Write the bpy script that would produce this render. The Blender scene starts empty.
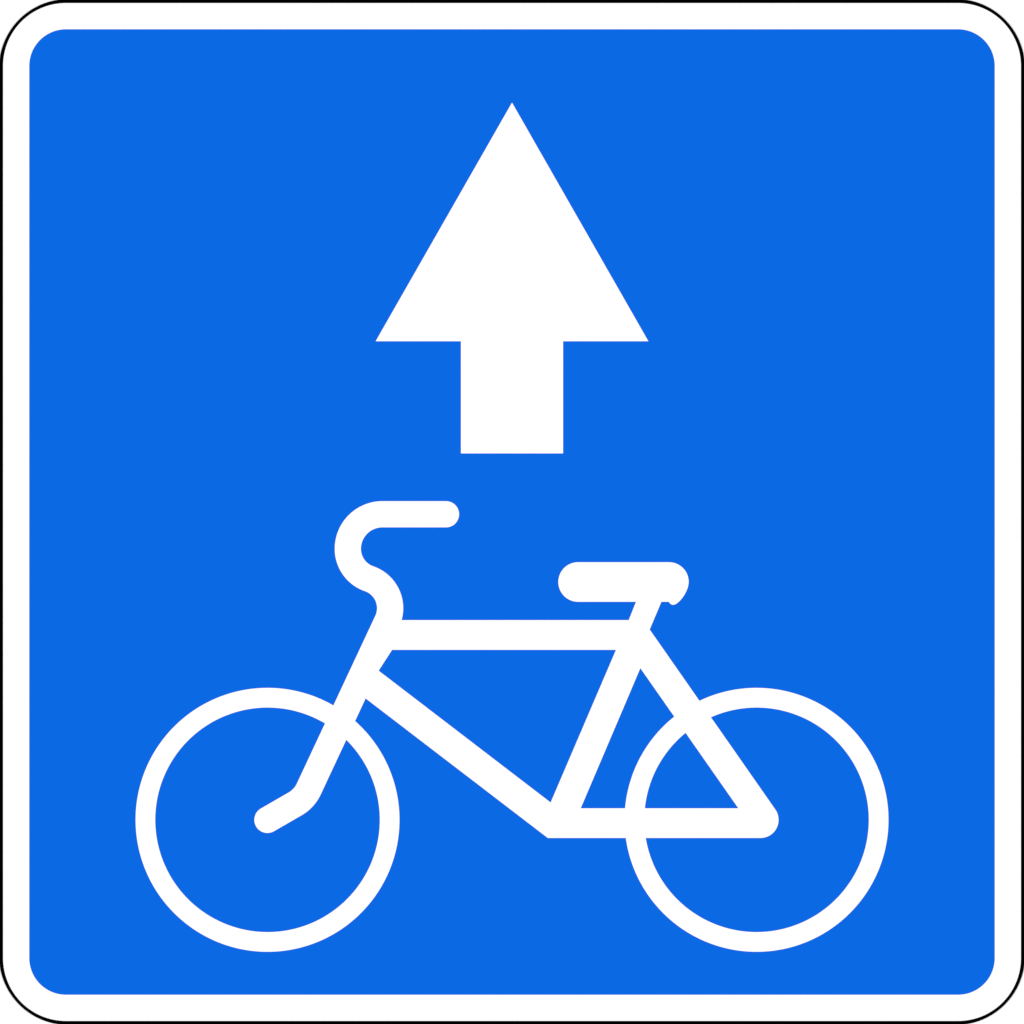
import bpy, bmesh, math
from math import cos, sin, pi, radians, hypot, atan2

# ---------------------------------------------------------------- scene, view
scene = bpy.context.scene
scene.view_settings.view_transform = 'Standard'
scene.view_settings.look = 'None'
scene.view_settings.exposure = 0.0
scene.view_settings.gamma = 1.0
scene.view_settings.use_curve_mapping = False
scene.render.filter_size = 1.05
scene.cycles.use_denoising = False
scene.render.dither_intensity = 0.0
COL = scene.collection

SIZE = 0.700                     # a 700 mm road sign plate
MM = 0.001
PX = SIZE / 1024.0               # size of one design step of the drawing
CZ = 2.0                         # height of the sign's middle on the wall


def W(x, y):
    """drawing position (x right, y down, steps of PX) -> plate plane (x, z)"""
    return ((x - 512.0) * PX, (512.0 - y) * PX)


# ---------------------------------------------------------------- materials
def film(name, rgb, rough=0.6, vary=0.01, spec=0.0, scale=40.0, bump=0.0):
    m = bpy.data.materials.new(name)
    m.use_nodes = True
    nt = m.node_tree
    b = nt.nodes['Principled BSDF']
    tc = nt.nodes.new('ShaderNodeTexCoord')
    nz = nt.nodes.new('ShaderNodeTexNoise')
    nz.inputs['Scale'].default_value = scale
    nz.inputs['Detail'].default_value = 3.0
    nt.links.new(tc.outputs['Object'], nz.inputs['Vector'])
    mix = nt.nodes.new('ShaderNodeMix')
    mix.data_type = 'RGBA'
    mix.inputs[6].default_value = (*[c * (1 - vary) for c in rgb], 1)
    mix.inputs[7].default_value = (*[min(1, c * (1 + vary)) for c in rgb], 1)
    nt.links.new(nz.outputs['Fac'], mix.inputs[0])
    nt.links.new(mix.outputs[2], b.inputs['Base Color'])
    b.inputs['Roughness'].default_value = rough
    b.inputs['Specular IOR Level'].default_value = spec
    return m


K = 1.25   # light falling on the plate (world + two lamps): sheet colour = albedo * K


def lin(v):
    v /= 255.0
    return v / 12.92 if v <= 0.04045 else ((v + 0.055) / 1.055) ** 2.4


BLUE = tuple(lin(v) / K for v in (12, 104.4, 227.6))
M_BLUE = film('blue_sign_film', BLUE, 0.5, 0.001)
M_WHITE = film('white_sign_film', (0.84, 0.84, 0.84), 0.5)
M_BLACK = film('black_edge_trim', (0.0002, 0.0002, 0.0002), 0.6)
M_WALL = film('white_wall_paint', (0.88, 0.88, 0.88), 0.9, 0.01, 0.0, 12.0)
M_ALU = film('grey_aluminium', (0.45, 0.45, 0.46), 0.4)

# ---------------------------------------------------------------- shapes
N_ARC = 96


def arc(cx, cy, r, a0, a1, n=48):
    """points on an arc, degrees, y down"""
    return [(cx + r * cos(radians(a0 + (a1 - a0) * i / n)),
             cy + r * sin(radians(a0 + (a1 - a0) * i / n))) for i in range(n + 1)]


def rrect(inset_mm, radius_mm, n=32):
    a = inset_mm / 700.0 * 1024
    b = 1024 - a
    r = radius_mm / 700.0 * 1024
    return (arc(b - r, a + r, r, -90, 0, n) + arc(b - r, b - r, r, 0, 90, n) +
            arc(a + r, b - r, r, 90, 180, n) + arc(a + r, a + r, r, 180, 270, n))


def stroke(pts, w, cap0=True, cap1=True, n=24):
    """outline of a thick line through pts with round caps"""
    h = w / 2.0
    L, R = [], []
    m = len(pts)
    for i, (x, y) in enumerate(pts):
        p = pts[max(0, i - 1)]
        q = pts[min(m - 1, i + 1)]
        d = hypot(q[0] - p[0], q[1] - p[1])
        tx, ty = (q[0] - p[0]) / d, (q[1] - p[1]) / d
        L.append((x + ty * h, y - tx * h))
        R.append((x - ty * h, y + tx * h))
    out = list(L)
    if cap1:
        p, q = pts[-2], pts[-1]
        a = math.degrees(atan2(q[1] - p[1], q[0] - p[0]))
        out += arc(q[0], q[1], h, a - 90, a + 90, n)[1:-1]
    out += R[::-1]
    if cap0:
        p, q = pts[1], pts[0]
        a = math.degrees(atan2(q[1] - p[1], q[0] - p[0]))
        out += arc(q[0], q[1], h, a - 90, a + 90, n)[1:-1]
    return out


TRIM = 0.12


def inset(loop, d):
    """move every edge of a closed outline inwards by d (outwards if negative)"""
    n = len(loop)
    area = sum(loop[i][0] * loop[(i + 1) % n][1] - loop[(i + 1) % n][0] * loop[i][1] for i in range(n))
    sg = 1 if area > 0 else -1
    out = []
    for i in range(n):
        p, q, r = loop[i - 1], loop[i], loop[(i + 1) % n]
        l1, l2 = hypot(q[0] - p[0], q[1] - p[1]), hypot(r[0] - q[0], r[1] - q[1])
        n1 = (-(q[1] - p[1]) / l1 * sg, (q[0] - p[0]) / l1 * sg)
        n2 = (-(r[1] - q[1]) / l2 * sg, (r[0] - q[0]) / l2 * sg)
        k = d / max(0.2, 1 + n1[0] * n2[0] + n1[1] * n2[1])
        out.append((q[0] + (n1[0] + n2[0]) * k, q[1] + (n1[1] + n2[1]) * k))
    return out


def link(name, bm, mat, parent=None):
    bmesh.ops.recalc_face_normals(bm, faces=bm.faces)
    me = bpy.data.meshes.new(name)
    bm.to_mesh(me)
    bm.free()
    me.materials.append(mat)
    o = bpy.data.objects.new(name, me)
    COL.objects.link(o)
    if parent:
        o.parent = parent
    return o


def sheet(name, outers, y_back, y_front, mat, parent, holes=()):
    """a flat piece cut from sheet: outlines (and holes) with real thickness.
    y_* are millimetres in front of the wall (towards -Y)"""
    bm = bmesh.new()
    edges = []
    for loop in list(outers) + list(holes):
        vs = []
        for (x, y) in loop:
            X, Z = W(x, y)
            vs.append(bm.verts.new((X, -y_back * MM, Z)))
        for i in range(len(vs)):
            edges.append(bm.edges.new((vs[i], vs[(i + 1) % len(vs)])))
    bmesh.ops.triangle_fill(bm, use_beauty=True, use_dissolve=False, edges=edges)
    ret = bmesh.ops.extrude_face_region(bm, geom=bm.faces[:])
    for v in [g for g in ret['geom'] if isinstance(g, bmesh.types.BMVert)]:
        v.co.y = -y_front * MM
    return link(name, bm, mat, parent)


def ring(name, outer, inner, y_back, y_front, mat, parent):
    """band between two outlines with the same number of points"""
    bm = bmesh.new()
    n = len(outer)
    rows = []
    for loop, yy in ((outer, y_back), (outer, y_front), (inner, y_front), (inner, y_back)):
        rows.append([bm.verts.new((W(x, y)[0], -yy * MM, W(x, y)[1])) for x, y in loop])
    for k in range(4):
        a, b = rows[k], rows[(k + 1) % 4]
        for i in range(n):
            j = (i + 1) % n
            bm.faces.new((a[i], a[j], b[j], b[i]))
    return link(name, bm, mat, parent)


# ---------------------------------------------------------------- background
bm = bmesh.new()
v = [bm.verts.new(p) for p in ((-2, 0, 0), (2, 0, 0), (2, 0, 4), (-2, 0, 4))]
bm.faces.new(v)
wall = link('wall', bm, M_WALL)
wall['kind'] = 'structure'

# ---------------------------------------------------------------- the sign
sign = bpy.data.objects.new('road_sign', None)
sign.empty_display_size = 0.1
COL.objects.link(sign)
sign.location = (0, 0, CZ)
sign['label'] = 'square blue road sign with white arrow above white bicycle, white border and thin black edge'
sign['category'] = 'road sign'

# plate, black edge, white border sheet, blue field
sheet('plate', [rrect(1.0, 44.0)], 0.05, 0.5, M_ALU, sign)
o = ring('edge_trim', rrect(-0.8, 47.5), rrect(2.0 + 0.06, 43.0 - 0.06), 0.02, 0.90, M_BLACK, sign)
o['label'] = 'thin black edge line around the sign'
o = ring('border', rrect(2.0 + 0.04, 43.0 - 0.04), rrect(20.0 - 0.08, 25.0 + 0.08), 0.55, 0.85, M_WHITE, sign)
o['label'] = 'white border between black edge and blue field'
o = sheet('blue_panel', [rrect(19.0, 26.0)], 0.55, 0.80, M_BLUE, sign)
o['label'] = 'flat blue field with rounded corners'

# arrow
U = 1024 / 700.0
arrow_pts = [(350, 70), (443.33, 233.33), (385, 233.33), (385, 310),
             (315, 310), (315, 233.33), (256.67, 233.33)]
o = sheet('arrow', [inset([(x * U, y * U) for x, y in arrow_pts], TRIM)], 0.82, 1.1, M_WHITE, sign)
o['label'] = 'white arrow pointing straight up'

# bicycle
bike = bpy.data.objects.new('bicycle_symbol', None)
bike.empty_display_size = 0.05
COL.objects.link(bike)
bike.parent = sign
bike['label'] = 'white bicycle facing left'

for cx in (267.5, 756.55):
    ring('wheel', arc(cx, 819.85, 132.08 - TRIM, 0, 360, 200)[:-1],
         arc(cx, 819.85, 112.2 + TRIM, 0, 360, 200)[:-1], 0.82, 1.10, M_WHITE, bike)

frame_outer = ([(376.0, 620.0), (628.7, 620.0), (635.9, 601.9), (640.0, 592.0), (665.6, 592.0),
                (661.45, 601.9), (649.8, 629.55)] +
               arc(760.5, 819.9, 18.2, -34.9, 90, 24) +
               [(547.8, 838.1), (365.7, 698.6), (350.0, 686.0)])
hole_front = [(392.1, 649.95), (615.9, 649.95), (550.6, 802.4), (378.75, 670.7)]
hole_rear = [(640.4, 668.3), (738.2, 808.2), (580.85, 808.2)]
sheet('frame', [inset(frame_outer, TRIM)], 0.82, 1.16, M_WHITE, bike,
      [inset(hole_front, -TRIM), inset(hole_rear, -TRIM)])

W_BAR = 26.4 - 2 * TRIM
C1, R1 = (382.4, 548.85), 34.6          # upper quarter of the hook
C1B, R1B = (379.42, 548.85), 31.62      # lower, tighter part
C2 = (358.95, 608.2)                    # counter bend into the steering tube
R2 = hypot(C1B[0] - C2[0], C1B[1] - C2[1]) - R1B
a1 = math.degrees(atan2(C1B[1] - C2[1], C1B[0] - C2[0]))
a2 = 25.07
S0 = (C2[0] + R2 * cos(radians(a2)), C2[1] + R2 * sin(radians(a2)))
TX, TY = -sin(radians(a2)), cos(radians(a2))             # down along the fork


def along(t):
    return (S0[0] + TX * t, S0[1] + TY * t)


bar = ([(446.0, 514.25)] + arc(C1[0], C1[1], R1, -90, -180, 40) +
       arc(C1B[0], C1B[1], R1B, -180, a1 - 180, 40)[1:] +
       arc(C2[0], C2[1], R2, a1, a2, 48)[1:] + [along(84.0)])
sheet('handlebar', [stroke(bar, W_BAR, True, False)], 0.82, 1.22, M_WHITE, bike)

HUB = (267.4, 819.9)
ca, sa = cos(radians(30)), sin(radians(30))
det = TX * sa + TY * ca                                   # where fork tube and dropout line meet
s_ = ((HUB[0] - S0[0]) * sa + (HUB[1] - S0[1]) * ca) / det
corner = along(s_)
RF = 33.6
turn = (90 - a2) - 30
tl = RF * math.tan(radians(turn / 2))
F0 = along(s_ - tl)
FC = (F0[0] - RF * cos(radians(a2)), F0[1] - RF * sin(radians(a2)))
fork = [along(62.0)] + arc(FC[0], FC[1], RF, a2, a2 + turn, 24) + [HUB]
sheet('fork', [stroke(fork, W_BAR, False, True)], 0.82, 1.28, M_WHITE, bike)

def bezier(p0, p1, p2, p3, n=20):
    out = []
    for i in range(1, n + 1):
        t = i / n
        k = ((1 - t) ** 3, 3 * t * (1 - t) ** 2, 3 * t * t * (1 - t), t ** 3)
        out.append((sum(c * p[0] for c, p in zip(k, (p0, p1, p2, p3))),
                    sum(c * p[1] for c, p in zip(k, (p0, p1, p2, p3)))))
    return out


saddle = (arc(578.1, 582.0, 19.9, 90, 270, 40) + arc(669.0, 581.9, 19.8, -90, 0, 32) +
          bezier((688.8, 581.9), (688.8, 591.4), (679.0, 604.8), (673.1, 604.95)) +
          bezier((673.1, 604.95), (671.2, 605.0), (669.8, 603.7), (668.8, 601.9), 10))
sheet('saddle', [inset(saddle, TRIM)], 0.82, 1.34, M_WHITE, bike)

# ---------------------------------------------------------------- light
world = bpy.data.worlds.new('World')
scene.world = world
world.use_nodes = True
bg = world.node_tree.nodes['Background']
bg.inputs['Color'].default_value = (1, 1, 1, 1)
bg.inputs['Strength'].default_value = 0.783

for sx in (-1, 1):                       # two soft lamps, left and right, as for copying a flat sheet
    l = bpy.data.lights.new('soft_lamp', 'AREA')
    l.shape = 'SQUARE'
    l.size = 1.5
    l.energy = 112.0
    lo = bpy.data.objects.new('soft_lamp', l)
    COL.objects.link(lo)
    lo.location = (sx * 3.2, -5.5, CZ)
    lo.rotation_euler = (radians(90), 0, sx * atan2(3.2, 5.5))

# ---------------------------------------------------------------- camera
cam = bpy.data.cameras.new('camera')
co = bpy.data.objects.new('camera', cam)
COL.objects.link(co)
D = 4.0
co.location = (0, -D - 0.0015, CZ)
co.rotation_euler = (radians(90), 0, 0)
cam.sensor_width = 36.0
cam.lens = 36.0 * D / SIZE
cam.clip_start = 0.05
cam.clip_end = 100.0
scene.camera = co
